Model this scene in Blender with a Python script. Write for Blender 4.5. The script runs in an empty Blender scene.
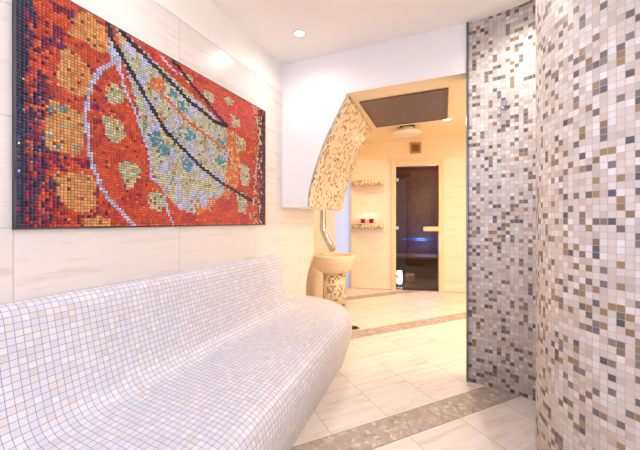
import bpy, bmesh, math, random
from mathutils import Vector, noise

random.seed(7)
scene = bpy.context.scene
COL = scene.collection
PI = math.pi

# ------------------------------------------------------------------ helpers
class MB:
    """collects vertices, faces and uvs; build() links them as one mesh object"""
    def __init__(s):
        s.v = []; s.f = []; s.uv = []; s.m = []; s.sm = []
    def face(s, pts, uvs=None, mi=0, smooth=False):
        b = len(s.v); s.v += [tuple(p) for p in pts]
        s.f.append(tuple(range(b, b + len(pts))))
        s.uv.append(uvs or [(p[0] + p[1], p[2]) for p in pts]); s.m.append(mi); s.sm.append(smooth)
    def grid(s, P, UV, mi=0, smooth=True, flip=False):
        """P[i][j] points"""
        b = len(s.v); n = len(P); k = len(P[0])
        for r in P: s.v += [tuple(p) for p in r]
        for i in range(n - 1):
            for j in range(k - 1):
                q = [(i, j), (i + 1, j), (i + 1, j + 1), (i, j + 1)]
                if flip: q.reverse()
                s.f.append(tuple(b + a * k + c for a, c in q))
                s.uv.append([UV[a][c] for a, c in q]); s.m.append(mi); s.sm.append(smooth)
    def box(s, x0, x1, y0, y1, z0, z1, mi=0, T=None):
        T = T or (lambda p: p)
        c = [(x0, y0, z0), (x1, y0, z0), (x1, y1, z0), (x0, y1, z0), (x0, y0, z1), (x1, y0, z1), (x1, y1, z1), (x0, y1, z1)]
        fs = [((0, 3, 2, 1), 'xy'), ((4, 5, 6, 7), 'xy'), ((0, 1, 5, 4), 'xz'), ((2, 3, 7, 6), 'xz'), ((1, 2, 6, 5), 'yz'), ((3, 0, 4, 7), 'yz')]
        for f, ax in fs:
            uv = [{'xy': (c[i][0], c[i][1]), 'xz': (c[i][0], c[i][2]), 'yz': (c[i][1], c[i][2])}[ax] for i in f]
            s.face([T(c[i]) for i in f], uv, mi)
    def lathe(s, prof, cx, cy, seg=48, mi=0, smooth=True, cz=0, a0=0, a1=2 * PI, sx=1, sy=1):
        P = []; UV = []; L = 0; last = None
        rm = max(p[0] for p in prof)
        for (r, z) in prof:
            if last: L += math.hypot(r - last[0], z - last[1])
            last = (r, z)
            row = []; ur = []
            for k in range(seg + 1):
                a = a0 + (a1 - a0) * k / seg
                row.append((cx + sx * r * math.cos(a), cy + sy * r * math.sin(a), cz + z)); ur.append((rm * a, L))
            P.append(row); UV.append(ur)
        s.grid(P, UV, mi, smooth, flip=True)
    def tube(s, path, r, seg=16, mi=0):
        path = [Vector(p) for p in path]; P = []; UV = []; L = 0
        up = None
        for i, p in enumerate(path):
            t = (path[min(i + 1, len(path) - 1)] - path[max(i - 1, 0)]).normalized()
            ref = Vector((1, 0, 0)) if abs(t.x) < .9 else Vector((0, 1, 0))
            a = t.cross(ref).normalized(); b = t.cross(a).normalized()
            if i: L += (p - path[i - 1]).length
            rr = r[i] if isinstance(r, (list, tuple)) else r
            P.append([p + rr * (math.cos(2 * PI * k / seg) * a + math.sin(2 * PI * k / seg) * b) for k in range(seg + 1)])
            UV.append([(k / seg, L) for k in range(seg + 1)])
        s.grid(P, UV, mi, True)
        s.face(P[0][:-1], None, mi); s.face(P[-1][:-1][::-1], None, mi)
    def build(s, name, mats, parent=None, bevel=0, weld=True):
        me = bpy.data.meshes.new(name)
        me.from_pydata(s.v, [], s.f)
        uvl = me.uv_layers.new(name='UVMap')
        k = 0
        for fi, f in enumerate(s.f):
            for c in range(len(f)):
                uvl.data[k].uv = s.uv[fi][c]; k += 1
        for p, mi, sm in zip(me.polygons, s.m, s.sm):
            p.material_index = mi; p.use_smooth = sm
        if not isinstance(mats, (list, tuple)): mats = [mats]
        for m in mats: me.materials.append(m)
        if weld:
            bm = bmesh.new(); bm.from_mesh(me)
            bmesh.ops.remove_doubles(bm, verts=bm.verts, dist=1e-5)
            bmesh.ops.recalc_face_normals(bm, faces=bm.faces)
            bm.to_mesh(me); bm.free()
        o = bpy.data.objects.new(name, me); COL.objects.link(o)
        if parent:
            o.parent = parent
            o.location = -parent.location        # mesh coordinates are world coordinates
        if bevel:
            md = o.modifiers.new('bevel', 'BEVEL'); md.width = bevel; md.segments = 3; md.limit_method = 'ANGLE'
        return o

def thing(name, label, cat, loc=(0, 0, 0), group=None):
    o = bpy.data.objects.new(name, None); COL.objects.link(o)
    o.location = loc; o['label'] = label; o['category'] = cat
    if group: o['group'] = group
    return o
def tag(o, label, cat, group=None):
    o['label'] = label; o['category'] = cat
    if group: o['group'] = group
    return o
def struct(o, label=None):
    o['kind'] = 'structure'
    if label: o['label'] = label
    return o

def dup(root, loc, label):
    c = root.copy(); COL.objects.link(c); c.location = loc; c['label'] = label
    for ch in list(root.children):
        d = ch.copy(); COL.objects.link(d); d.parent = c
    return c

def srgb(r, g, b):
    f = lambda x: x / 12.92 if x <= .04045 else ((x + .055) / 1.055) ** 2.4
    return (f(r / 255), f(g / 255), f(b / 255), 1)

# ------------------------------------------------------------------ materials
class NT:
    def __init__(s, name):
        s.mat = bpy.data.materials.new(name); s.mat.use_nodes = True
        s.t = s.mat.node_tree; s.t.nodes.clear()
        s.out = s.t.nodes.new('ShaderNodeOutputMaterial')
    def n(s, typ, ins=None, **kw):
        nd = s.t.nodes.new('ShaderNode' + typ)
        for k, v in kw.items(): setattr(nd, k, v)
        for k, v in (ins or {}).items():
            if isinstance(v, bpy.types.NodeSocket): s.t.links.new(v, nd.inputs[k])
            else: nd.inputs[k].default_value = v
        return nd
    def math(s, op, a, b=None, c=None):
        ins = {0: a}
        if b is not None: ins[1] = b
        if c is not None: ins[2] = c
        return s.n('Math', ins, operation=op).outputs[0]
    def mix(s, fac, a, b, blend='MIX'):
        nd = s.n('Mix', data_type='RGBA', blend_type=blend)
        for k, v in ((0, fac), (6, a), (7, b)):
            if isinstance(v, bpy.types.NodeSocket): s.t.links.new(v, nd.inputs[k])
            else: nd.inputs[k].default_value = v
        return nd.outputs[2]
    def ramp(s, fac, stops, interp='LINEAR'):
        nd = s.n('ValToRGB', {0: fac}); cr = nd.color_ramp; cr.interpolation = interp
        while len(cr.elements) > 1: cr.elements.remove(cr.elements[-1])
        for i, (p, c) in enumerate(stops):
            e = cr.elements[0] if i == 0 else cr.elements.new(p)
            e.position = p; e.color = c
        return nd.outputs[0]
    def uv(s): return s.n('TexCoord').outputs['UV']
    def bsdf(s, color, rough=.5, metal=0, bump=None, bstr=.2, bdist=.002, spec=.5, extra=None):
        ins = {'Base Color': color, 'Roughness': rough, 'Metallic': metal, 'Specular IOR Level': spec}
        if extra: ins.update(extra)
        if bump is not None:
            b = s.n('Bump', {'Height': bump, 'Strength': bstr, 'Distance': bdist})
            ins['Normal'] = b.outputs[0]
        p = s.n('BsdfPrincipled', ins)
        s.t.links.new(p.outputs[0], s.out.inputs[0])
        return s.mat

def plain(name, c, rough=.5, metal=0, spec=.5, **extra):
    return NT(name).bsdf(c, rough, metal, spec=spec, extra=extra)

def mosaic(name, pitch, stops, grout, gw=.055, rough=.25, jitter=.06, seed=0., bstr=.35):
    m = NT(name)
    sc = m.n('VectorMath', {0: m.uv(), 3: 1 / pitch}, operation='SCALE')
    sc.inputs['Scale'].default_value = 1 / pitch
    add = m.n('VectorMath', {0: sc.outputs[0], 1: (seed, seed * 1.7, 0)}, operation='ADD').outputs[0]
    cell = m.n('VectorMath', {0: add}, operation='FLOOR').outputs[0]
    fr = m.n('VectorMath', {0: add}, operation='FRACTION').outputs[0]
    wn = m.n('TexWhiteNoise', {'Vector': cell}, noise_dimensions='2D')
    base = m.ramp(wn.outputs[0], stops, 'CONSTANT')
    wn2 = m.n('TexWhiteNoise', {'Vector': m.n('VectorMath', {0: cell, 1: (37.3, 11.1, 0)}, operation='ADD').outputs[0]}, noise_dimensions='2D').outputs[0]
    nz = m.n('TexNoise', {'Vector': m.uv(), 'Scale': 260., 'Detail': 3.}).outputs[0]
    val = m.math('ADD', m.math('MULTIPLY_ADD', wn2, 2 * jitter, 1 - jitter), m.math('MULTIPLY_ADD', nz, .24, -.12))
    hsv = m.n('HueSaturation', {'Color': base, 'Value': val}).outputs[0]
    sx = m.n('SeparateXYZ', {0: fr})
    e = m.math('MAXIMUM', m.math('ABSOLUTE', m.math('SUBTRACT', sx.outputs[0], .5)), m.math('ABSOLUTE', m.math('SUBTRACT', sx.outputs[1], .5)))
    g = m.n('MapRange', {0: e, 1: .5 - gw, 2: .5 - gw * .55, 3: 0., 4: 1.}).outputs[0]
    col = m.mix(g, hsv, grout)
    h = m.math('SUBTRACT', 1., g)
    return m.bsdf(col, m.math('MULTIPLY_ADD', g, .5, rough), bump=h, bstr=bstr, bdist=.0015)

WALL_STOPS = [(0, srgb(222, 212, 202)), (.2, srgb(230, 222, 215)), (.36, srgb(214, 203, 193)), (.48, srgb(236, 233, 230)), (.58, srgb(210, 194, 180)),
              (.66, srgb(222, 215, 210)), (.74, srgb(204, 192, 183)), (.80, srgb(162, 134, 98)), (.85, srgb(148, 120, 92)), (.885, srgb(118, 112, 110)), (.93, srgb(134, 124, 118)), (.97, srgb(98, 94, 98))]
ARCH_STOPS = [(0, srgb(222, 204, 176)), (.25, srgb(230, 214, 188)), (.5, srgb(216, 198, 170)), (.75, srgb(166, 136, 94)), (.87, srgb(140, 114, 84)), (.93, srgb(128, 112, 98))]
M = {}
M['wall_mosaic'] = mosaic('wall_mosaic', .0258, WALL_STOPS, srgb(200, 188, 178), .05, .5)
M['arch_mosaic'] = mosaic('arch_mosaic', .0258, ARCH_STOPS, srgb(222, 206, 182), .05, .25, seed=5)
M['bench_mosaic'] = mosaic('bench_mosaic', .0235, [(0, srgb(214, 214, 222)), (.3, srgb(221, 220, 225)), (.55, srgb(208, 209, 220)), (.86, srgb(218, 211, 212)), (.96, srgb(210, 202, 200))],
                           srgb(140, 144, 170), .055, .3, .02)
def travertine(name, c1, c2, joint, pu, pv, ou=0., ov=0., rough=.3, rot=0):
    m = NT(name); uv = m.uv()
    sep = m.n('SeparateXYZ', {0: uv})
    def edge(s, p, o):
        f = m.math('FRACT', m.math('DIVIDE', m.math('SUBTRACT', s, o), p))
        d = m.math('MINIMUM', f, m.math('SUBTRACT', 1., f))
        return m.math('LESS_THAN', m.math('MULTIPLY', d, p), .0014)
    g = m.math('MAXIMUM', edge(sep.outputs[0], pu, ou), edge(sep.outputs[1], pv, ov))
    tile = m.n('CombineXYZ', {0: m.math('FLOOR', m.math('DIVIDE', m.math('SUBTRACT', sep.outputs[0], ou), pu)), 1: m.math('FLOOR', m.math('DIVIDE', m.math('SUBTRACT', sep.outputs[1], ov), pv))}).outputs[0]
    wn = m.n('TexWhiteNoise', {'Vector': tile}, noise_dimensions='2D')
    off = m.n('VectorMath', {0: wn.outputs[1], 3: 9.}, operation='SCALE'); off.inputs['Scale'].default_value = 9
    v = m.n('VectorMath', {0: uv, 1: off.outputs[0]}, operation='ADD').outputs[0]
    mp = m.n('Mapping', {'Vector': v, 'Scale': (2.2, 26, 1)}).outputs[0]
    n1 = m.n('TexNoise', {'Vector': mp, 'Scale': 1., 'Detail': 6., 'Roughness': .62, 'Distortion': .6}).outputs[0]
    mp2 = m.n('Mapping', {'Vector': v, 'Scale': (9, 120, 1)}).outputs[0]
    n2 = m.n('TexNoise', {'Vector': mp2, 'Scale': 1., 'Detail': 3.}).outputs[0]
    k = m.math('ADD', m.math('MULTIPLY', n1, .75), m.math('MULTIPLY', n2, .25))
    c = m.ramp(k, [(.3, c2), (.48, c1), (.62, c1), (.75, c2)])
    c = m.n('HueSaturation', {'Color': c, 'Value': m.math('MULTIPLY_ADD', wn.outputs[0], .05, .975)}).outputs[0]
    return m.bsdf(m.mix(g, c, joint), rough, bump=m.math('SUBTRACT', 1., g), bstr=.2, bdist=.001)
M['wall_tile'] = travertine('wall_tile', srgb(226, 220, 216), srgb(206, 196, 188), srgb(184, 176, 170), .742, .4, .60, 1.125)
M['warm_tile'] = travertine('warm_tile', srgb(232, 218, 200), srgb(216, 196, 172), srgb(200, 184, 164), .60, .33, .247, 2.185)

def floor_mat():
    m = NT('floor_tile'); uv = m.uv(); sep = m.n('SeparateXYZ', {0: uv})
    a, b = sep.outputs[0], sep.outputs[1]
    per = 1.333
    bb = m.math('MULTIPLY', m.math('FRACT', m.math('DIVIDE', m.math('ADD', b, 1.517 + 4 * per), per)), per)
    strip = m.math('LESS_THAN', bb, .18)
    def line(s, p, w=.0018):
        f = m.math('FRACT', m.math('DIVIDE', s, p)); d = m.math('MINIMUM', f, m.math('SUBTRACT', 1., f))
        return m.math('LESS_THAN', m.math('MULTIPLY', d, p), w)
    a0 = m.math('SUBTRACT', a, 1.14); b0 = m.math('SUBTRACT', bb, .18)
    g = m.math('MAXIMUM', line(a0, .372), line(b0, .3843))
    tile = m.n('CombineXYZ', {0: m.math('FLOOR', m.math('DIVIDE', a0, .372)), 1: m.math('FLOOR', m.math('DIVIDE', m.math('ADD', b, 1.337), .3843))}).outputs[0]
    wn = m.n('TexWhiteNoise', {'Vector': tile}, noise_dimensions='2D')
    off = m.n('VectorMath', {0: wn.outputs[1]}, operation='SCALE'); off.inputs['Scale'].default_value = 5
    v = m.n('VectorMath', {0: uv, 1: off.outputs[0]}, operation='ADD').outputs[0]
    mp = m.n('Mapping', {'Vector': v, 'Scale': (3, 30, 1)}).outputs[0]
    n1 = m.n('TexNoise', {'Vector': mp, 'Scale': 1., 'Detail': 6., 'Roughness': .6, 'Distortion': .7}).outputs[0]
    c = m.ramp(n1, [(.3, srgb(204, 188, 174)), (.46, srgb(222, 212, 202)), (.6, srgb(227, 219, 210)), (.76, srgb(206, 192, 180))])
    c = m.n('HueSaturation', {'Color': c, 'Value': m.math('MULTIPLY_ADD', wn.outputs[0], .06, .97)}).outputs[0]
    c = m.mix(g, c, srgb(168, 156, 146))
    # marble chip inlay strip
    dist = m.n('TexNoise', {'Vector': uv, 'Scale': 30., 'Detail': 2.})
    vv = m.n('VectorMath', {0: uv, 1: m.n('VectorMath', {0: dist.outputs[1], 1: (.03, .03, 0)}, operation='MULTIPLY').outputs[0]}, operation='ADD').outputs[0]
    vo = m.n('TexVoronoi', {'Vector': vv, 'Scale': 40.}, voronoi_dimensions='2D')
    ve = m.n('TexVoronoi', {'Vector': vv, 'Scale': 40.}, voronoi_dimensions='2D', feature='DISTANCE_TO_EDGE')
    chip = m.ramp(m.n('SeparateXYZ', {0: vo.outputs['Color']}).outputs[0], [(0, srgb(180, 162, 146)), (.2, srgb(164, 152, 144)), (.38, srgb(192, 174, 156)), (.55, srgb(174, 154, 134)), (.7, srgb(168, 162, 160)), (.84, srgb(202, 188, 174)), (.94, srgb(150, 138, 130))], 'CONSTANT')
    nz = m.n('TexNoise', {'Vector': uv, 'Scale': 90., 'Detail': 4.}).outputs[0]
    chip = m.n('HueSaturation', {'Color': chip, 'Value': m.math('MULTIPLY_ADD', nz, .7, .66)}).outputs[0]
    eg = m.math('LESS_THAN', ve.outputs['Distance'], .035)
    chip = m.mix(eg, chip, srgb(160, 146, 134))
    border = m.math('LESS_THAN', m.math('ABSOLUTE', m.math('SUBTRACT', m.math('ABSOLUTE', m.math('SUBTRACT', bb, .09)), .09)), .0022)
    col = m.mix(strip, c, chip)
    col = m.mix(border, col, srgb(120, 106, 96))
    return m.bsdf(col, m.math('MULTIPLY_ADD', strip, .1, .45), bump=m.math('SUBTRACT', 1., m.math('MAXIMUM', g, border)), bstr=.15, bdist=.001)
M['floor'] = floor_mat()

M['plaster'] = plain('white_plaster', srgb(247, 244, 240), .85, spec=.2)
M['ceiling'] = plain('ceiling_paint', srgb(247, 242, 235), .85, spec=.2)
M['cream_plaster'] = plain('cream_plaster', srgb(238, 218, 186), .8, spec=.2)
M['grey_panel'] = NT('grey_brown_panel').bsdf(srgb(106, 90, 82), .55)
M['chrome'] = plain('brushed_steel', srgb(205, 205, 205), .22, 1)
M['trim'] = plain('tile_edge_trim', srgb(120, 126, 120), .35, .8)
M['white_enamel'] = plain('white_enamel', srgb(236, 232, 226), .4)
M['dark'] = plain('dark_gap', srgb(46, 34, 28), .7)
def stone():
    m = NT('cream_stone')
    n = m.n('TexNoise', {'Vector': m.n('TexCoord').outputs['Object'], 'Scale': 24., 'Detail': 5.}).outputs[0]
    return m.bsdf(m.ramp(n, [(.3, srgb(222, 198, 168)), (.7, srgb(234, 216, 190))]), .4)
M['stone'] = stone()
def wood(name, c1, c2, rough=.45, sx=4, sz=60):
    m = NT(name); v = m.n('Mapping', {'Vector': m.uv(), 'Scale': (sz, sx, 1)}).outputs[0]
    n = m.n('TexNoise', {'Vector': v, 'Scale': 1., 'Detail': 4., 'Distortion': .5}).outputs[0]
    return m.bsdf(m.ramp(n, [(.3, c2), (.65, c1)]), rough)
M['frame_wood'] = wood('pale_frame_wood', srgb(236, 212, 178), srgb(224, 196, 158))
M['handle_wood'] = wood('pale_handle_wood', srgb(236, 208, 166), srgb(222, 190, 144))
M['dark_wood'] = wood('dark_wall_boards', srgb(116, 80, 72), srgb(72, 50, 46), .6, 60, 5)
M['bench_wood'] = wood('sauna_bench_wood', srgb(180, 132, 96), srgb(150, 106, 74), .5)
M['stone_floor'] = plain('grey_stone_floor', srgb(150, 138, 128), .18)
def glass():
    m = NT('smoked_glass')
    tr = m.n('BsdfTransparent', {0: srgb(200, 186, 178)}); gl = m.n('BsdfGlossy', {0: (1, 1, 1, 1), 'Roughness': .03})
    fr = m.n('Fresnel', {'IOR': 1.45})
    mx = m.n('MixShader', {0: fr.outputs[0], 1: tr.outputs[0], 2: gl.outputs[0]})
    m.t.links.new(mx.outputs[0], m.out.inputs[0]); return m.mat
M['glass'] = glass()
def redglass():
    m = NT('red_glass')
    tr = m.n('BsdfTransparent', {0: srgb(214, 30, 36)}); gl = m.n('BsdfPrincipled', {'Base Color': srgb(176, 14, 22), 'Roughness': .12})
    mx = m.n('MixShader', {0: .55, 1: tr.outputs[0], 2: gl.outputs[0]})
    m.t.links.new(mx.outputs[0], m.out.inputs[0]); return m.mat
M['red_glass'] = redglass()
def emit(name, c, s):
    m = NT(name); e = m.n('Emission', {0: c, 1: s}); m.t.links.new(e.outputs[0], m.out.inputs[0]); return m.mat
M['lamp_white'] = emit('downlight_lens_white', srgb(255, 246, 236), 12)
M['lamp_warm'] = emit('downlight_lens_warm', srgb(255, 226, 176), 12)
M['lamp_blue'] = emit('blue_led', srgb(40, 90, 255), 1.2)
M['lamp_cold'] = emit('cold_lamp', srgb(225, 235, 255), 11)
M['flame'] = emit('candle_flame', srgb(255, 214, 190), 2.5)
def frosted():
    m = NT('frosted_glass')
    a = m.n('BsdfTranslucent', {0: srgb(232, 238, 250)}); b = m.n('BsdfPrincipled', {'Base Color': srgb(206, 216, 238), 'Roughness': .4})
    mx = m.n('MixShader', {0: .5, 1: a.outputs[0], 2: b.outputs[0]}); m.t.links.new(mx.outputs[0], m.out.inputs[0]); return m.mat
M['frosted'] = frosted()
def tessera():
    m = NT('glazed_tesserae')
    at = m.n('Attribute', attribute_name='tile_colour')
    return m.bsdf(at.outputs['Color'], .16, spec=.5)
M['tessera'] = tessera()

# ------------------------------------------------------------------ setting
XL = -1.474; YA = 2.5; YB = 3.6; ZC = 2.57; ZS = 2.215; ZF = 2.475
# floor with diagonal layout
ca, sa = .664, .748
fl = MB()
def fuv(x, y): return (ca * x + sa * y, sa * x - ca * y)
xs = [-2.4, -.8, .8, 2.6]; ys = [-1.8, 0.5, 2.5, 5.0]
fl.grid([[(x, y, 0) for y in ys] for x in xs], [[fuv(x, y) for y in ys] for x in xs], smooth=False)
# extend behind to the tilted back wall
fl.face([(-2.4, 5.0, 0), (2.6, 5.0, 0), (2.6, 6.25, 0), (-2.4, 5.05, 0)], [fuv(-2.4, 5.0), fuv(2.6, 5.0), fuv(2.6, 6.25), fuv(-2.4, 5.05)])
struct(fl.build('floor', M['floor']))

# main ceiling
b = MB(); b.box(XL - .1, 2.6, -1.7, YA, ZC, ZC + .1); struct(b.build('ceiling', M['ceiling']))
b = MB(); b.face([(-2.4, YB, ZF), (2.6, YB, ZF), (2.6, 6.3, ZF), (-2.4, 5.1, ZF)]); b.face([(-2.4, YB, ZF + .1), (2.6, YB, ZF + .1), (2.6, 6.3, ZF + .1), (-2.4, 5.1, ZF + .1)])
struct(b.build('ceiling_rear', M['cream_plaster']), 'cream ceiling of the rear room before the sauna door')

# left wall: solid with an organic free end
prof = [(-1.7, 0), (3.0, 0), (2.99, .2), (2.985, .4), (3.0, .52), (3.05, .62), (3.13, .71), (3.185, .80), (3.19, 1.0), (3.19, ZC), (-1.7, ZC)]
b = MB(); x1 = XL - .44
b.face([(XL, y, z) for y, z in prof], [(y, z) for y, z in prof])
b.face([(x1, y, z) for y, z in prof], [(y, z) for y, z in prof])
for i in range(len(prof)):
    (y0, z0), (y1, z1) = prof[i], prof[(i + 1) % len(prof)]
    b.face([(XL, y0, z0), (XL, y1, z1), (x1, y1, z1), (x1, y0, z0)], [(y0, 0), (y1, .0), (y1, .44), (y0, .44)])
wl = struct(b.build('wall_left', M['wall_tile']), 'left wall clad in pale travertine tiles')
b = MB(); b.box(XL, XL + .004, -1.7, YA, 2.315, ZC)
struct(b.build('trim_1', M['plaster']), 'white plaster band above the tiles of the left wall')
b = MB(); b.box(-2.05, -1.955, 3.0, 5.14, 0, ZF); struct(b.build('wall_alcove', M['warm_tile']), 'alcove wall of cream tiles behind the basin')

# arch wall with curved intrados
front = [(-1.217, 1.275), (-1.213, 1.36), (-1.2, 1.43), (-1.165, 1.555), (-1.13, 1.66), (-1.085, 1.77), (-1.02, 1.91), (-.945, 2.045), (-.853, ZS)]
def smooth(pts, n=6):
    out = []
    for i in range(len(pts) - 1):
        p0 = pts[max(i - 1, 0)]; p1 = pts[i]; p2 = pts[i + 1]; p3 = pts[min(i + 2, len(pts) - 1)]
        for k in range(n):
            t = k / n
            out.append(tuple(.5 * ((2 * p1[a]) + (-p0[a] + p2[a]) * t + (2 * p0[a] - 5 * p1[a] + 4 * p2[a] - p3[a]) * t * t + (-p0[a] + 3 * p1[a] - 3 * p2[a] + p3[a]) * t ** 3) for a in range(len(p1))))
    out.append(tuple(pts[-1])); return out
arc = smooth(front, 5)
XR = .056; SK = -.075
poly = [(XL, 1.275)] + arc + [(XR, ZS), (XR, ZC), (XL, ZC)]
def back(p): 
    k = 1 if (XL + .01 < p[0] < XR - .01) else 0
    return (p[0] + SK * k, YB, p[1])
b = MB()
b.face([(x, YA, z) for x, z in poly], mi=0); b.face([back(p) for p in poly], mi=1)
for i in range(len(poly)):
    p, q = poly[i], poly[(i + 1) % len(poly)]
    under = p[1] == ZS and q[1] == ZS
    b.face([(p[0], YA, p[1]), (q[0], YA, q[1]), back(q), back(p)], mi=1 if under or i in range(1, len(arc)) else 0)
aw = struct(b.build('wall_arch', [M['plaster'], M['cream_plaster']]), 'white hanging wall with a curved arch opening')
b = MB(); P = []; UV = []; L = 0
for i, p in enumerate(arc):
    if i: L += math.hypot(p[0] - arc[i - 1][0], p[1] - arc[i - 1][1])
    row = []; ur = []
    for k in range(9):
        y = YA + .001 + (YB - .002 - YA) * k / 8
        row.append((p[0] + .006 + SK * k / 8, y, p[1] - .003)); ur.append((y, L))
    P.append(row); UV.append(ur)
b.grid(P, UV)
o = b.build('mosaic_lining', M['arch_mosaic'], aw); o['label'] = 'brown and cream mosaic lining the arch curve'
md = o.modifiers.new('solid', 'SOLIDIFY'); md.thickness = .004
b = MB(); b.box(XR, 2.5, 2.7, YB, ZS, ZC); struct(b.build('ceiling_soffit', M['cream_plaster']), 'lowered cream soffit behind the mosaic wall')

# tilted back wall
W0 = Vector((-1.92, 5.11, 0)); E = Vector((.9766, .2149, 0)); N = Vector((.2149, -.9766, 0))   # N points to the room
def wp(p): return W0 + E * p[0] + N * p[1] + Vector((0, 0, p[2]))
def WB(q0, q1, d0, d1, z0, z1, mb=None):
    mb = mb or MB(); mb.box(q0, q1, d0, d1, z0, z1, T=wp); return mb
DL, DR, DT = .965, 1.69, 2.085
b = MB()
WB(.247, DL, -.12, 0, 0, 2.185, b); WB(DR, 4.4, -.12, 0, 0, 2.185, b); WB(DL, DR, -.12, 0, DT, 2.185, b)
struct(b.build('wall_back', M['warm_tile']), 'rear wall of cream tiles around the sauna door')
b = WB(-.2, 4.4, -.12, -.01, 2.185, ZF + .05); struct(b.build('trim_2', M['cream_plaster']), 'cream plaster band above the rear wall tiles')
wn_ = WB(-.06, .235, -.06, -.045, 0, 2.185)
standin_pane = struct(wn_.build('standin_pane_1', M['frosted']), 'tall narrow frosted pane made up for the cool-lit left end of the rear wall')  # pane stands in for a strip of white wall in cool light
b = WB(.235, .247, -.09, .004, 0, 2.185); b.build('standin_pane_frame', M['frame_wood'], standin_pane)

# sauna room behind the glass door
b = MB()
WB(.2, 2.3, -1.75, -1.65, 0, 2.3, b); WB(.2, .3, -1.65, -.12, 0, 2.3, b); WB(2.2, 2.3, -1.65, -.12, 0, 2.3, b)
struct(b.build('wall_sauna', M['dark_wood']), 'dark boarded walls of the sauna cabin behind the glass door')
b = WB(.2, 2.3, -1.75, -.12, 2.25, 2.35); struct(b.build('ceiling_sauna', M['dark_wood']))
b = WB(.3, 2.2, -1.65, -.0, .002, .012); struct(b.build('floor_sauna', M['stone_floor']))
bt = thing('sauna_bench', 'dim wooden bench inside the sauna behind the smoked glass door', 'bench', wp((1.5, -1.3, .012)))
b = MB()
for k in range(4): WB(.9, 2.19, -1.62 + k * .16, -1.62 + k * .16 + .14, .42, .455, b)
b.build('seat', M['bench_wood'], bt)
for qq in (.95, 2.1): WB(qq, qq + .06, -1.6, -1.02, .012, .42).build('leg', M['bench_wood'], bt)
bb_ = thing('wooden_block', 'pale wooden block step on the sauna floor by the door', 'step', wp((1.25, -.6, .012)))
WB(1.19, 1.34, -.75, -.55, .012, .15).build('body', M['bench_wood'], bb_, bevel=.008)
WB(1.19, 1.34, -.75, -.55, .151, .175).build('top_board', M['handle_wood'], bb_, bevel=.004)
sl = thing('floor_lamp', 'bright white glowing lamp standing inside the sauna, low left behind the glass', 'lamp', wp((1.05, -.35, .012)))
b = MB(); c0 = wp((1.06, -.36, 0)); b.lathe([(0, .012), (.07, .012), (.07, .04), (0, .04)], c0.x, c0.y, 24); b.build('base', M['chrome'], sl)
b = MB(); b.lathe([(0, .041), (.045, .041), (.055, .14), (.045, .27), (0, .27)], c0.x, c0.y, 24); b.build('lamp_shade', M['lamp_cold'], sl)
le = thing('light_strip', 'blue light strip glowing on the sauna wall behind the glass', 'light strip', wp((1.5, -1.64, .75)))
WB(1.2, 1.8, -1.649, -1.63, .74, .78).build('housing', M['chrome'], le)
WB(1.21, 1.79, -1.63, -1.62, .745, .775).build('diffuser', M['lamp_blue'], le)

# glass door
door = bpy.data.objects.new('door_1', None); COL.objects.link(door); door.location = wp((1.33, 0, 0)); struct(door, 'smoked glass sauna door in a pale wooden frame')
b = MB(); WB(.918, .985, -.11, .03, 0, DT + .065, b); WB(1.66, 1.735, -.11, .03, 0, DT + .065, b); WB(.985, 1.66, -.11, .03, 2.06, DT + .065, b)
b.build('door_frame', M['frame_wood'], door)
WB(.99, 1.655, -.008, 0.0, .015, 2.05).build('glass_pane', M['glass'], door)
WB(.986, 1.659, -.1, .0, .0, .012).build('threshold', M['frame_wood'], door)
for z in (1.83, 1.035, .225):
    b = MB(); WB(.972, 1.03, .001, .035, z - .028, z + .028, b); b.build('hinge', M['chrome'], door, bevel=.004)
b = MB(); WB(1.42, 1.69, .022, .058, .985, 1.058, b); WB(1.45, 1.475, .0, .022, 1.0, 1.04, b); WB(1.62, 1.645, .0, .022, 1.0, 1.04, b)
b.build('door_handle', M['handle_wood'], door, bevel=.006)

# vent grille above the door
vg = thing('vent_grille', 'small square brown vent grille high on the wall above the sauna door', 'vent', wp((1.3, 0, 2.34)))
z0, z1, q0, q1 = 2.262, 2.442, 1.212, 1.388
b = MB(); WB(q0, q1, -.01, .012, z1 - .03, z1, b); WB(q0, q1, -.01, .012, z0, z0 + .03, b); WB(q0, q0 + .03, -.01, .012, z0 + .03, z1 - .03, b); WB(q1 - .03, q1, -.01, .012, z0 + .03, z1 - .03, b)
b.build('frame', plain('vent_brown', srgb(176, 130, 82), .5), vg)
b = WB(q0 + .03, q1 - .03, -.009, -.003, z0 + .03, z1 - .03); b.build('backing', plain('vent_dark', srgb(96, 70, 44), .7), vg)
for k in range(5):
    z = z0 + .042 + k * .024; WB(q0 + .03, q1 - .03, -.003, .006, z, z + .009).build('slat', plain('vent_slat', srgb(150, 112, 70), .5), vg)

# rear room right wall, front room shell behind the camera
b = MB(); b.box(2.5, 2.6, -1.7, 6.2, 0, ZC); struct(b.build('wall_right', M['plaster']))
b = MB(); x0, x1, zz0, zz1 = -1.4, .2, .8, 2.2  # unseen window opening added to let in cool daylight
b.box(-1.5, x0, -1.8, -1.7, 0, ZC); b.box(x1, 2.6, -1.8, -1.7, 0, ZC); b.box(x0, x1, -1.8, -1.7, 0, zz0); b.box(x0, x1, -1.8, -1.7, zz1, ZC)
struct(b.build('wall_front', M['plaster']))

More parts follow.
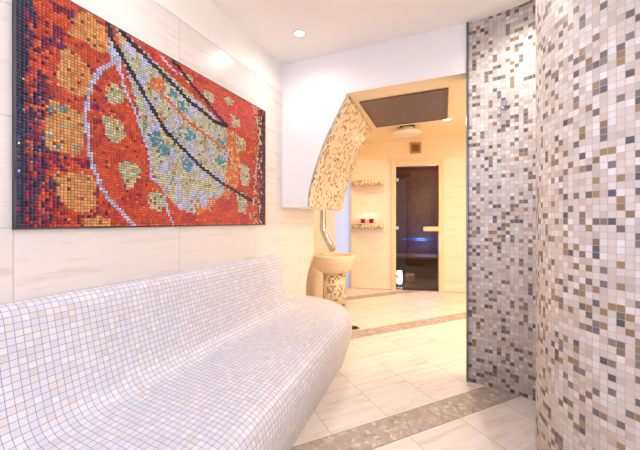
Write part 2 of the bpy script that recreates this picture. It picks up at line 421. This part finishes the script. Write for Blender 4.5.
# curved mosaic wall
def extrude_wall(path, th, z1, name, label, mat=M['wall_mosaic'], us=0):
    """path: points on the visible face; thickness on the far side (left normal)"""
    P = [Vector((p[0], p[1])) for p in path]; off = []
    for i, p in enumerate(P):
        t = (P[min(i + 1, len(P) - 1)] - P[max(i - 1, 0)]).normalized(); off.append(p + th * Vector((-t.y, t.x)))
    b = MB(); L = us; U = []
    for i, p in enumerate(P):
        if i: L += (p - P[i - 1]).length
        U.append(L)
    zs = [0, z1]
    b.grid([[(p.x, p.y, z) for z in zs] for p in P], [[(u, z) for z in zs] for u in U], flip=True)
    b.grid([[(p.x, p.y, z) for z in zs] for p in off], [[(u, z) for z in zs] for u in U])
    for i in (0, -1):
        b.face([(P[i].x, P[i].y, 0), (P[i].x, P[i].y, z1), (off[i].x, off[i].y, z1), (off[i].x, off[i].y, 0)], [(0, 0), (0, z1), (th, z1), (th, 0)])
    for z in zs:
        for i in range(len(P) - 1):
            b.face([(P[i].x, P[i].y, z), (P[i + 1].x, P[i + 1].y, z), (off[i + 1].x, off[i + 1].y, z), (off[i].x, off[i].y, z)])
    return struct(b.build(name, mat), label)
R1 = 1.0; th0 = .05; path = []
x, y, a = .062, 2.5, -th0; path.append((x, y))
for k in range(60):
    a -= .012 / R1 * (1.0 if k < 40 else 1.6)
    x += .012 * math.cos(a); y += .012 * math.sin(a); path.append((x, y))
wm = extrude_wall(path, .1, ZC, 'wall_shower', 'concave mosaic wall carrying the shower knob')
b = MB(); b.box(.05, .062, 2.488, 2.61, 0, ZC); o = b.build('edge_trim', M['trim'], wm); o['label'] = 'slim grey metal edge strip'
cx, cy, R = .928, 1.861, .57
path2 = []
for k in range(61):
    be = math.radians(128 + (270 - 128) * k / 60); path2.append((cx + R * math.cos(be), cy + R * math.sin(be)))
for k in range(1, 6): path2.append((cx + k * .3, cy - R))
extrude_wall(path2, .1, ZC, 'wall_column', 'convex rounded mosaic wall in the right foreground', us=.31)

# ------------------------------------------------------------------ bench
prof = [(0.002, .858), (.03, .861), (.062, .848), (.086, .812), (.108, .73), (.135, .63), (.168, .53), (.196, .472), (.24, .436), (.305, .424), (.45, .416), (.60, .406), (.69, .396), (.74, .374), (.766, .325), (.768, .26), (.75, .16), (.72, .07), (.698, 0.0)]
prof = smooth(prof, 4)
YP = 2.29; Y0 = -1.0
cum = [0]
for i in range(1, len(prof)): cum.append(cum[-1] + math.hypot(prof[i][0] - prof[i - 1][0], prof[i][1] - prof[i - 1][1]))
def slant(r, y): return r - .075 * (min(y, YP) - 1.395) * max(0, min(1, (r - .25) / .45))
P = []; UV = []
for k in range(35):
    y = Y0 + (YP - Y0) * k / 34
    P.append([(XL + slant(r, y), y, z) for r, z in prof]); UV.append([(y, c) for c in cum])
for k in range(1, 25):
    f = PI / 2 * k / 24
    P.append([(XL + slant(r, YP) * math.cos(f), YP + slant(r, YP) * (.45 + .5 * max(0, min(1, (r - .12) / .4))) * math.sin(f), z) for r, z in prof]); UV.append([(YP + .5 * f, c) for c in cum])
b = MB(); b.grid(P, UV)
b.face([P[0][j] for j in range(len(prof))] + [(XL, Y0, 0)])
bench = b.build('tiled_bench', M['bench_mosaic'])
bench.location.x = .0
tag(bench, 'long built-in reclining bench in small white mosaic tiles along the left wall', 'bench')

# ------------------------------------------------------------------ mural
DES = [
('poly','tan',[(15.8,80.6),(17.9,85.9),(20.9,91.9),(25.7,92.2),(30.7,90.3),(32.0,80.7),(30.7,77.3),(25.7,78.3),(20.9,79.3),(17.9,78.5)]),
('poly','tan',[(11.6,61.0),(14.4,72.6),(16.5,73.7),(20.2,71.4),(25.7,67.9),(24.9,56.8),(22.5,55.1),(16.5,55.0),(12.6,56.7)]),
('poly','tan',[(9.3,50.0),(13.7,49.9),(20.2,48.0),(22.5,45.3),(21.7,32.4),(17.9,29.6),(8.4,29.7),(7.7,37.2),(9.0,43.3)]),
('poly','tan',[(11.0,21.6),(24.9,23.6),(26.9,19.5),(26.5,9.5),(23.3,5.9),(16.5,7.0),(13.7,10.9),(11.6,16.6)]),
('poly','tan',[(22.5,4.2),(32.5,4.8),(33.4,0.2),(22.5,-0.0)]),
('poly','disc',[(36.1,92.4),(40.0,91.8),(48.2,89.7),(59.7,85.0),(76.5,79.7),(92.3,74.5),(111.8,66.7),(114.9,51.6),(111.8,33.9),(107.8,20.0),(96.6,10.8),(80.2,6.6),(69.4,10.9),(61.6,18.1),(54.9,27.9),(51.5,38.6),(48.2,50.4),(45.0,61.7),(40.9,74.6),(37.1,84.1)]),
('poly','cream',[(29.4,49.1),(33.4,50.8),(39.0,49.2),(40.5,43.0),(36.1,39.1),(32.5,37.8),(30.3,42.3)]),
('poly','cream',[(36.6,29.5),(40.9,32.1),(47.1,29.8),(47.7,24.9),(43.0,18.5),(41.4,17.3),(37.6,23.5)]),
('poly','cream',[(30.7,61.2),(34.3,66.2),(39.0,65.3),(40.0,59.9),(36.1,56.7),(32.0,56.3)]),
('poly','cream',[(52.6,16.3),(57.3,18.8),(62.2,16.0),(63.5,9.6),(57.3,7.7),(52.6,10.2)]),
('poly','cream',[(108.8,88.1),(116.9,88.3),(119.1,87.0),(118.0,84.5),(110.8,82.7),(109.8,85.1)]),
('poly','cream',[(115.9,76.8),(125.7,76.8),(128.0,74.0),(126.9,70.1),(118.0,68.4),(116.9,72.3)]),
('poly','cream',[(121.3,63.6),(131.5,63.0),(133.9,58.9),(132.7,53.8),(123.5,52.7),(122.4,57.8)]),
('poly','cream',[(125.7,45.2),(136.4,43.7),(138.9,36.8),(137.6,29.0),(128.0,28.8),(126.9,36.6)]),
('poly','cream',[(122.4,24.6),(132.7,22.4),(135.1,15.3),(133.9,7.7),(124.6,8.3),(123.5,16.1)]),
('poly','cream',[(136.4,10.0),(138.9,8.4),(141.4,5.6),(140.1,4.0),(138.9,4.8),(137.6,7.0)]),
('poly','cream',[(75.7,88.7),(81.0,88.7),(82.5,86.8),(81.7,84.1),(77.2,82.9),(76.5,85.5)]),
('poly','cream',[(90.6,85.1),(98.4,85.4),(100.2,83.0),(99.3,79.5),(92.3,77.7),(91.4,81.1)]),
('poly','pink',[(53.8,85.9),(154.9,93.0),(149.3,66.6),(133.9,66.0),(114.9,67.5),(92.3,78.3),(71.5,86.8)]),
('poly','orange',[(111.8,66.7),(122.4,66.0),(126.9,46.8),(124.6,28.4),(111.8,16.8),(107.8,20.0),(114.9,44.7)]),
('poly','orange',[(84.9,15.2),(93.1,18.2),(103.9,17.7),(96.6,9.5),(84.9,6.7)]),
('poly','orange',[(53.8,77.6),(60.9,79.1),(63.5,73.6),(54.9,71.4)]),
('poly','teal',[(53.2,45.1),(55.6,50.4),(59.2,49.4),(60.3,45.4),(57.4,41.4),(54.6,41.7)]),
('poly','teal',[(57.9,39.9),(60.4,44.7),(64.2,43.8),(65.4,40.1),(62.3,36.5),(59.3,36.8)]),
('poly','teal',[(73.6,35.1),(76.6,39.7),(81.1,38.9),(82.5,35.3),(78.8,31.9),(75.3,32.2)]),
('poly','teal',[(75.7,51.7),(78.8,56.0),(83.4,55.7),(84.9,52.8),(81.1,49.4),(77.5,49.3)]),
('poly','teal',[(70.8,66.8),(73.2,71.0),(76.8,70.9),(78.0,68.1),(75.0,64.7),(72.2,64.5)]),
('poly','teal',[(100.2,42.1),(104.1,46.1),(110.0,45.9),(111.8,43.1),(107.0,40.0),(102.4,39.9)]),
('poly','teal',[(100.2,53.1),(103.5,57.2),(108.3,57.0),(109.8,54.3),(105.9,51.1),(102.1,50.9)]),
('poly','teal',[(64.1,72.2),(66.4,75.8),(69.8,76.0),(70.8,73.9),(68.1,70.9),(65.4,70.5)]),
('poly','lav',[(75.0,45.1),(78.6,50.6),(84.0,50.0),(85.7,46.0),(81.3,41.7),(77.1,41.9)]),
('poly','lav',[(97.5,30.1),(101.3,34.5),(107.0,33.7),(108.8,30.3),(104.1,26.9),(99.7,27.2)]),
('poly','lav',[(85.7,15.3),(89.1,19.8),(94.2,18.4),(95.7,14.5),(91.6,11.2),(87.6,11.9)]),
('poly','lav',[(70.8,12.1),(74.2,16.3),(79.4,15.0),(81.0,11.3),(76.8,8.3),(72.7,9.0)]),
('poly','lav',[(59.7,32.3),(62.3,37.0),(66.2,36.0),(67.4,32.2),(64.2,28.7),(61.2,29.1)]),
('poly','lav',[(39.5,84.4),(41.9,89.9),(45.5,90.0),(46.6,86.6),(43.7,82.1),(40.9,81.6)]),
('poly','lav',[(47.1,81.3),(49.8,86.0),(53.7,86.5),(54.9,83.8),(51.7,79.8),(48.6,79.2)]),
('poly','lav',[(79.4,69.1),(83.2,75.1),(88.8,75.1),(90.6,71.2),(86.0,66.3),(81.6,66.0)]),
('poly','lav',[(50.4,59.6),(52.7,64.9),(56.2,64.3),(57.3,60.4),(54.5,56.2),(51.7,56.3)]),
('poly','lav',[(64.8,57.7),(68.0,62.0),(72.8,62.1),(74.3,59.5),(70.4,56.0),(66.6,55.6)]),
('poly','lav',[(32.0,92.4),(33.4,91.4),(34.3,84.5),(37.1,81.3),(38.5,75.4),(37.1,72.0),(34.8,74.7),(33.4,75.0),(32.5,82.2)]),
('line','lav',[(33.8,75.2),(29.0,70.3),(26.1,64.6),(24.1,58.7),(23.3,52.8),(22.5,47.0),(23.3,41.3),(24.1,32.9),(24.9,28.8),(26.5,23.8),(29.0,18.0),(32.0,12.9),(36.1,8.5),(40.9,3.9),(45.0,0.1)],1.5),
('line','lav',[(37.1,77.6),(39.0,68.1),(41.4,62.9),(44.5,57.6),(49.3,46.1),(53.2,38.4),(53.8,25.1),(61.6,20.8),(63.5,9.6),(68.1,0.3)],1.2),
('line','lav',[(59.7,90.8),(69.4,86.0),(73.6,86.6)],1.0),
('line','orange',[(52.6,73.1),(64.8,68.6),(79.4,60.8),(92.3,57.0),(111.8,51.0)],1.4),
('line','orange',[(113.8,58.3),(133.9,54.0),(149.3,58.7)],1.2),
('line','dark',[(31.6,94.9),(33.8,86.1),(40.0,78.9),(48.2,68.8),(62.2,52.1),(70.8,46.5),(88.1,36.3),(105.9,28.5),(121.3,23.8),(141.4,17.9),(149.3,16.0)],1.9),
('line','dark',[(38.0,92.1),(45.5,88.4),(52.6,85.3),(63.5,80.7),(78.0,73.8),(92.3,70.1),(99.3,67.8),(112.8,67.6)],2.0),
('line','dark',[(67.4,91.7),(71.5,90.2),(82.5,83.2),(92.3,78.9),(103.9,71.8),(112.8,68.3)],1.7),
('line','cream',[(141.4,94.0),(148.0,82.1),(150.7,66.9),(148.0,50.6),(145.3,34.5),(142.7,14.9)],1.5),

]
DES.sort(key=lambda e: {'disc': 0, 'pink': 1, 'orange': 2 if e[0] == 'poly' else 4}.get(e[1], 3 if e[0] == 'poly' else 5))
PAL = {'red': (204, 82, 50), 'red2': (186, 66, 50), 'crim': (140, 30, 58), 'orange': (224, 120, 56), 'tan': (216, 158, 98), 'navy': (34, 34, 66), 'purple': (84, 38, 84),
       'lav': (196, 200, 232), 'cream': (206, 202, 164), 'teal': (92, 148, 172), 'dark': (44, 40, 54), 'pink': (216, 96, 84), 'brown': (120, 70, 50), 'green': (160, 180, 140), 'amber': (222, 150, 78)}
def inpoly(x, y, P):
    c = False; j = len(P) - 1
    for i in range(len(P)):
        if (P[i][1] > y) != (P[j][1] > y) and x < (P[j][0] - P[i][0]) * (y - P[i][1]) / (P[j][1] - P[i][1]) + P[i][0]: c = not c
        j = i
    return c
def dseg(x, y, L):
    d = 1e9
    for (x0, y0), (x1, y1) in zip(L, L[1:]):
        dx, dy = x1 - x0, y1 - y0; t = max(0, min(1, ((x - x0) * dx + (y - y0) * dy) / (dx * dx + dy * dy + 1e-9)))
        d = min(d, math.hypot(x - x0 - t * dx, y - y0 - t * dy))
    return d
def nz(x, y, s, o=0): return noise.noise(Vector((x * s, y * s, o)))
rnd = random.Random(11)
def pick(*a): return rnd.choice(a)
def tile_colour(s, t):
    """s, t in centimetres from the lower left corner"""
    j = .9
    x = s + rnd.uniform(-j, j) * .7; y = t + rnd.uniform(-j, j) * .7
    c = 'red' if nz(s, t, .12) > -.15 else 'red2'
    if rnd.random() < .12: c = pick('orange', 'crim', 'red2')
    # dark and purple left side
    d = s / 14.
    p = 1.15 - d + .55 * nz(s * 2.2, t * .5, .16, 3)
    if t > 55: p -= .35 * (s > 4)
    if s < 24:
        if p > rnd.uniform(.15, .75): c = pick('navy', 'navy', 'purple', 'crim', 'navy', 'purple') if nz(s * 2, t * .6, .2, 9) > -.12 else pick('red', 'crim', 'red2', 'crim', 'purple')
    if s < 28 and c in ('red', 'red2') and nz(s, t, .2, 5) > .22: c = pick('crim', 'crim', 'purple')
    if s < 2.2: c = 'navy'
    if s < 33 and t < 8 and rnd.random() < .35: c = pick('crim', 'purple', 'red2')
    if 56 < s and c == 'crim': c = 'red'
    for e in DES:
        k, n, L = e[:3]
        if k == 'poly':
            if inpoly(x, y, L):
                c = n
                if n == 'disc':
                    v = nz(s * 1.6, t * .8, .18, 1)
                    c = 'lav' if v > .16 else ('cream' if v > -.34 else pick('green', 'teal', 'amber'))
                    r = rnd.random()
                    if r < .07: c = pick('amber', 'brown', 'green', 'teal')
                elif n == 'cream':
                    c = pick('cream', 'cream', 'cream', 'green') if rnd.random() < .9 else pick('tan', 'brown')
                elif n == 'tan':
                    r = rnd.random()
                    if r < .12: c = pick('orange', 'amber', 'brown')
                    w = nz(s, t, .45, 8)
                    if 29 < t < 52 and w > .3: c = pick('green', 'teal', 'cream')
                elif n == 'pink':
                    c = 'pink' if rnd.random() < .85 else 'red'
                elif n in ('orange', 'teal', 'lav'):
                    if rnd.random() < .2: c = 'cream'
        else:
            if dseg(s, t, L) < e[3] * (.58 if n == 'dark' else .6): c = n
    if s > 150 + 2.5 * nz(0, t, .15, 4):
        c = pick('purple', 'dark', 'brown', 'dark', 'purple', 'red2')
        if s < 155 and nz(s, t, .3, 6) > .2: c = 'cream'
    elif s > 143 and rnd.random() < .3: c = pick('brown', 'cream', 'red2')
    r, g, b_ = PAL[c]; f = rnd.uniform(.86, 1.12)
    return srgb(min(255, r * f), min(255, g * f), min(255, b_ * f))
PT = .0125; NC, NR = 128, 74; YM = .602; ZM = 1.125; XF = XL + .014
mural = thing('mosaic_mural', 'large red, orange and cream abstract glass mosaic mural on the left wall', 'mural', (XL, YM + .8, ZM))
b = MB(); b.box(XL + .001, XF, YM - .006, YM + NC * PT + .006, ZM - .006, ZM + NR * PT + .006)
b.build('backing_panel', plain('mural_backing', srgb(40, 36, 40), .5), mural)
V = []; F = []; C = []
g0 = .0009; ins = .0026; hh = .0048
for i in range(NC):
    for j in range(NR):
        y0 = YM + i * PT + g0; y1 = YM + (i + 1) * PT - g0; z0 = ZM + j * PT + g0; z1 = ZM + (j + 1) * PT - g0
        col = tile_colour((i + .5) * PT * 100 - .6, (j + .5) * PT * 100)
        k = len(V); tl = rnd.uniform(-.0006, .0006); tm = rnd.uniform(-.0006, .0006)
        V += [(XF, y0, z0), (XF, y1, z0), (XF, y1, z1), (XF, y0, z1)]
        V += [(XF + hh + tl, y0 + ins, z0 + ins), (XF + hh + tm, y1 - ins, z0 + ins), (XF + hh - tl, y1 - ins, z1 - ins), (XF + hh - tm, y0 + ins, z1 - ins)]
        F += [(k + 4, k + 5, k + 6, k + 7), (k, k + 1, k + 5, k + 4), (k + 1, k + 2, k + 6, k + 5), (k + 2, k + 3, k + 7, k + 6), (k + 3, k, k + 4, k + 7)]
        C += [col] * 20
me = bpy.data.meshes.new('tesserae'); me.from_pydata(V, [], F)
at = me.color_attributes.new('tile_colour', 'FLOAT_COLOR', 'CORNER')
at.data.foreach_set('color', [q for c in C for q in c])
me.materials.append(M['tessera'])
o = bpy.data.objects.new('tesserae', me); COL.objects.link(o); o.parent = mural; o.location = -mural.location

# ------------------------------------------------------------------ basin, spout
bx, by = -1.565, 4.05
ba = thing('stone_basin', 'round cream stone basin on a mosaic pedestal beyond the arch', 'basin', (bx, by, 0))
b = MB(); b.lathe([(0, .445), (.15, .445), (.195, .458), (.24, .495), (.27, .545), (.288, .605), (.296, .66), (.294, .682), (.28, .692), (.262, .69), (.248, .675), (.236, .62), (.19, .54), (.11, .49), (0, .48)], bx, by, 64)
b.build('bowl', M['stone'], ba)
b = MB(); b.lathe([(0, .001), (.158, .001), (.155, .2), (.155, .444), (0, .444)], bx, by, 64); b.build('pedestal', M['arch_mosaic'], ba)
b = MB(); b.lathe([(0, .4835), (.018, .4835), (.02, .488), (0, .49)], bx, by, 20); b.build('drain', M['chrome'], ba)
px, py = -1.775, 4.14
sp = thing('water_pipe', 'bent steel water pipe coming down into the stone basin', 'pipe', (px, py, ZF))
b = MB(); pts = [(px, py, ZF - .012), (px, py, 1.8), (px, py, 1.02), (px + .004, py, 1.005), (px + .012, py - .003, .99), (px + .18, py - .06, .735)]
b.tube(pts, .043, 24); b.build('tube', M['chrome'], sp)
b = MB(); b.lathe([(.043, ZF - .012), (.075, ZF - .012), (.07, ZF - .001), (0, ZF - .001)], px, py, 32); b.build('ceiling_flange', M['chrome'], sp)

# ------------------------------------------------------------------ shelves with candles on the rear wall
def shelf(zt, label):
    t = thing('wall_shelf', label, 'shelf', wp((.52, 0, zt - .1)), 'mosaic edged wall shelves')
    n = 28; P = []; UV = []; L = 0; last = None
    outl = []
    for k in range(n + 1):
        a = PI - PI * k / n; outl.append((.52 + .27 * math.cos(a), .002 + .15 * math.sin(a)))
    for q, d in outl:
        if last: L += math.hypot(q - last[0], d - last[1])
        last = (q, d)
        P.append([wp((q, d, zt - .1)), wp((q, d, zt - .012))]); UV.append([(L, 0), (L, .088)])
    b = MB(); b.grid(P, UV); b.face([wp((q, d, zt - .1)) for q, d in outl]); b.build('mosaic_edge', M['arch_mosaic'], t)
    b = MB(); b.face([wp((q, d, zt)) for q, d in outl]); b.face([wp((q, d, zt - .011)) for q, d in outl])
    b.grid([[wp((q, d, zt - .011)), wp((q, d, zt))] for q, d in outl], [[(0, 0), (0, 1)] for _ in outl], smooth=False)
    b.build('top_slab', M['stone'], t)
    return t
shelf(1.832, 'upper empty half-round mosaic shelf on the rear wall')
shelf(1.112, 'lower half-round mosaic shelf carrying two red candle glasses')
def candle(q, label):
    p = wp((q, .085, 1.113)); t = thing('candle_glass', label, 'candle holder', p, 'red candle glasses on the lower shelf')
    b = MB(); b.lathe([(0, .0), (.03, .0), (.038, .02), (.043, .075), (.039, .075), (.034, .022), (.027, .008), (0, .008)], p.x, p.y, 28, cz=p.z)
    b.build('glass_cup', M['red_glass'], t)
    b = MB(); b.lathe([(0, .0085), (.024, .0085), (.024, .03), (0, .03)], p.x, p.y, 20, cz=p.z); b.build('wax', M['white_enamel'], t)
    b = MB(); b.lathe([(0, .031), (.006, .038), (.005, .046), (0, .058)], p.x, p.y, 10, cz=p.z); b.build('flame', M['flame'], t)
    l = bpy.data.lights.new('candle_light', 'POINT'); l.energy = .5; l.color = (1, .28, .24); l.shadow_soft_size = .02
    lo = bpy.data.objects.new('candle_light', l); COL.objects.link(lo); lo.location = p + Vector((0, 0, .085))
candle(.447, 'left one of the two red candle glasses, nearer the frosted pane')
candle(.585, 'right one of the two red candle glasses, nearer the sauna door')

# ------------------------------------------------------------------ ceiling fittings
cp = thing('ceiling_panel', 'large dark grey-brown rectangular panel set in the arch soffit', 'ceiling panel', (-.47, 3.1, ZS))
qx = [(-.80, 2.73), (-.085, 2.73), (-.115, 3.49), (-.835, 3.49)]
b = MB(); b.face([(x, y, ZS - .012) for x, y in qx]); b.face([(x, y, ZS - .001) for x, y in qx])
for i in range(4):
    p, q = qx[i], qx[(i + 1) % 4]; b.face([(p[0], p[1], ZS - .012), (q[0], q[1], ZS - .012), (q[0], q[1], ZS - .001), (p[0], p[1], ZS - .001)])
b.build('panel_face', M['grey_panel'], cp)
b = MB()
cxm = sum(x for x, y in qx) / 4; cym = sum(y for x, y in qx) / 4
oq = [(cxm + (x - cxm) * 1.03, cym + (y - cym) * 1.03) for x, y in qx]
for i in range(4):
    j = (i + 1) % 4
    for z in (ZS - .018, ZS - .001): b.face([(qx[i][0], qx[i][1], z), (qx[j][0], qx[j][1], z), (oq[j][0], oq[j][1], z), (oq[i][0], oq[i][1], z)])
    for Q in (qx, oq): b.face([(Q[i][0], Q[i][1], ZS - .018), (Q[j][0], Q[j][1], ZS - .018), (Q[j][0], Q[j][1], ZS - .001), (Q[i][0], Q[i][1], ZS - .001)])
b.build('panel_frame', plain('panel_frame_brown', srgb(122, 92, 72), .5), cp)

vx, vy = -.66, 4.55
cv = thing('ceiling_vent', 'round white ceiling vent with a dark rim behind the arch soffit', 'vent', (vx, vy, ZF))
b = MB(); b.lathe([(0, ZF - .001), (.105, ZF - .001), (.105, ZF - .022), (0, ZF - .022)], vx, vy, 40); b.build('dark_collar', M['dark'], cv)
b = MB(); b.lathe([(0, ZF - .0225), (.10, ZF - .0225), (.10, ZF - .085), (0, ZF - .085)], vx, vy, 40); b.build('neck', M['white_enamel'], cv)
b = MB(); b.lathe([(0, ZF - .086), (.185, ZF - .086), (.19, ZF - .092), (.185, ZF - .098), (0, ZF - .10)], vx, vy, 48); b.build('disc', M['white_enamel'], cv)

def downlight(x, y, z, label, warm, power, spot=None, col=None, part='downlight'):
    t = thing('downlight', label, 'ceiling light', (x, y, z), 'recessed ceiling downlights')
    b = MB(); b.lathe([(.034, z - .004), (.036, z - .010), (.048, z - .008), (.052, z - .001), (.034, z - .001)], x, y, 32); b.build('trim_ring', M['white_enamel'], t)
    b = MB(); b.lathe([(0, z - .005), (.034, z - .004), (.034, z - .001), (0, z - .001)], x, y, 24); b.build('lens', M['lamp_warm' if warm else 'lamp_white'], t)
    l = bpy.data.lights.new('downlight_bulb', 'SPOT'); l.energy = power; l.color = col or ((1, .78, .52) if warm else (1, .985, .97))
    l.spot_size = math.radians(spot or 172); l.spot_blend = 1; l.shadow_soft_size = .04
    lo = bpy.data.objects.new('downlight_bulb', l); COL.objects.link(lo); lo.location = (x, y, z - .03)
    return t
CFG = dict(front=8.5, warm=36)
downlight(-1.10, 2.12, ZC, 'bright round downlight in the white ceiling in front of the arch', False, CFG['front'])
downlight(.34, 2.16, ZC, 'recessed downlight close to the concave mosaic wall, outside the picture', False, 9, 150)
for (x, y, lb) in [(-.3, 1.7, 'unseen ceiling downlight added for brightness above the inlaid floor strip'), (-1.1, .9, 'unseen ceiling downlight added for brightness above the bench seat'),
                   (-.3, .6, 'unseen ceiling downlight added for brightness in the middle of the front room'), (-.9, -.5, 'unseen ceiling downlight added for brightness near the window opening behind the viewer')]:
    downlight(x, y, ZC, lb, False, CFG['front'])  # extra unseen downlights, added to brighten the front room
downlight(-.115, 3.555, ZS, 'small starry downlight at the corner of the dark soffit panel', True, CFG['warm'] * 1.7, 165, (1, .88, .72))
downlight(-1.3, 4.3, ZF, 'recessed warm downlight in the rear ceiling, hidden above the arch', True, CFG['warm'])
downlight(.4, 4.6, ZF, 'recessed warm downlight in the rear ceiling, hidden behind the mosaic wall', True, CFG['warm'])
downlight(.75, 3.1, ZS, 'recessed warm downlight in the soffit behind the mosaic wall', True, CFG['warm'])

def area(name, loc, rot, sx, sy, power, col):
    l = bpy.data.lights.new(name, 'AREA'); l.shape = 'RECTANGLE'; l.size = sx; l.size_y = sy; l.energy = power; l.color = col
    o = bpy.data.objects.new(name, l); COL.objects.link(o); o.location = loc; o.rotation_euler = rot; return o
# area lights added for cool daylight outside an unseen window and behind the pane
area('added_window_daylight', (-.6, -1.85, 1.5), (math.radians(90), 0, 0), 1.55, 1.35, 30, (.42, .58, 1))
pw = wp((.09, -.3, 1.1)); area('added_pane_light', pw, (math.radians(90), 0, math.atan2(E.y, E.x) + PI), .3, 2.1, 7, (.74, .83, 1))
l = bpy.data.lights.new('sauna_glow', 'POINT'); l.energy = 60; l.color = (1, .66, .52); l.shadow_soft_size = .1  # fill light without a fixture, added to brighten the sauna inside
o = bpy.data.objects.new('sauna_glow', l); COL.objects.link(o); o.location = wp((1.9, -.5, 1.9))
l = bpy.data.lights.new('blue_glow', 'POINT'); l.energy = 36; l.color = (.05, .22, 1); l.shadow_soft_size = .1
o = bpy.data.objects.new('blue_glow', l); COL.objects.link(o); o.location = wp((1.62, -1.2, .72))

sc_ = thing('fill_wall_lamp', 'unseen warm half-round lamp added in the rear room to light the arch lining', 'wall lamp', (2.5, 3.4, 1.5))  # made-up lamp, added to throw warm light on the arch lining
b = MB(); b.box(2.47, 2.499, 3.34, 3.46, 1.35, 1.65); b.build('back_plate', M['chrome'], sc_, bevel=.004)
b = MB(); b.lathe([(.0, 1.38), (.05, 1.38), (.1, 1.62), (.095, 1.62), (.045, 1.39), (0, 1.39)], 2.469, 3.4, 24, a0=PI / 2, a1=1.5 * PI); b.build('lamp_shade', M['frosted'], sc_)
l = bpy.data.lights.new('fill_wall_lamp_bulb', 'POINT'); l.energy = 75; l.color = (1, .76, .48); l.shadow_soft_size = .08
o = bpy.data.objects.new('fill_wall_lamp_bulb', l); COL.objects.link(o); o.location = (2.3, 3.4, 1.55)

up = thing('fill_uplighter', 'unseen long white lamp added high on the right wall to brighten the ceiling', 'wall lamp', (2.499, .6, 2.05))  # made-up fitting, added to brighten the front ceiling
b = MB(); b.box(2.38, 2.499, -.3, 1.2, 1.98, 2.0); b.box(2.37, 2.38, -.3, 1.2, 1.98, 2.1); b.build('tray', M['white_enamel'], up)
b = MB(); b.tube([(2.44, -.25, 2.03), (2.44, 1.15, 2.03)], .013, 12); b.build('tube', M['lamp_white'], up)
area('fill_uplighter_tube', (2.43, .45, 2.11), (PI, math.radians(20), 0), .09, 1.4, 230, (1, .95, .9))
l = bpy.data.lights.new('teal_glow', 'POINT'); l.energy = 4; l.color = (.05, .8, .65); l.shadow_soft_size = .06  # light without a fixture, added for a teal patch inside the sauna
o = bpy.data.objects.new('teal_glow', l); COL.objects.link(o); o.location = wp((1.75, -1.3, 1.75))

# ------------------------------------------------------------------ shower knob and floor drain
kx, ky, kz = .285, 2.464, 1.936
k_ = thing('shower_knob', 'small chrome shower knob on the concave mosaic wall', 'shower fitting', (kx, ky, kz))
b = MB(); b.tube([(kx, ky, kz), (kx - .003, ky - .012, kz)], [.03, .028], 24); b.build('rosette', M['chrome'], k_)
b = MB(); b.tube([(kx - .003, ky - .012, kz), (kx - .008, ky - .06, kz - .004), (kx - .009, ky - .075, kz - .01)], [.013, .013, .02], 20); b.build('knob', M['chrome'], k_)
dx, dy = -1.04, 3.25
fd = thing('floor_drain', 'small round dark floor drain beside the bench end', 'drain', (dx, dy, 0))
b = MB(); b.lathe([(0, .001), (.075, .001), (.072, .006), (.058, .006), (.056, .004), (0, .004)], dx, dy, 36); b.build('rim', M['chrome'], fd)
b = MB()
for k in range(5): 
    w = math.sqrt(.05 ** 2 - (-.04 + k * .02) ** 2); b.box(dx - w, dx + w, dy - .04 + k * .02 - .005, dy - .04 + k * .02 + .005, .0042, .0066)
b.build('grate_slots', M['dark'], fd)

# ------------------------------------------------------------------ world, camera, view
w = bpy.data.worlds.new('world'); scene.world = w; w.use_nodes = True
w.node_tree.nodes['Background'].inputs[0].default_value = (.75, .85, 1, 1); w.node_tree.nodes['Background'].inputs[1].default_value = .3
cam = bpy.data.cameras.new('camera'); cam.lens = 17.775; cam.sensor_width = 36; cam.shift_y = -4 / 640; cam.clip_start = .02
co = bpy.data.objects.new('camera', cam); COL.objects.link(co); co.location = (0, 0, 1.15); co.rotation_euler = (PI / 2, 0, math.radians(23.7))
scene.camera = co
scene.view_settings.view_transform = 'Standard'; scene.view_settings.look = 'None'; scene.view_settings.gamma = 1; scene.view_settings.use_curve_mapping = False
scene.view_settings.exposure = .36
scene.cycles.max_bounces = 10; scene.cycles.diffuse_bounces = 6; scene.cycles.caustics_reflective = False; scene.cycles.caustics_refractive = False
scene.cycles.sample_clamp_indirect = 6
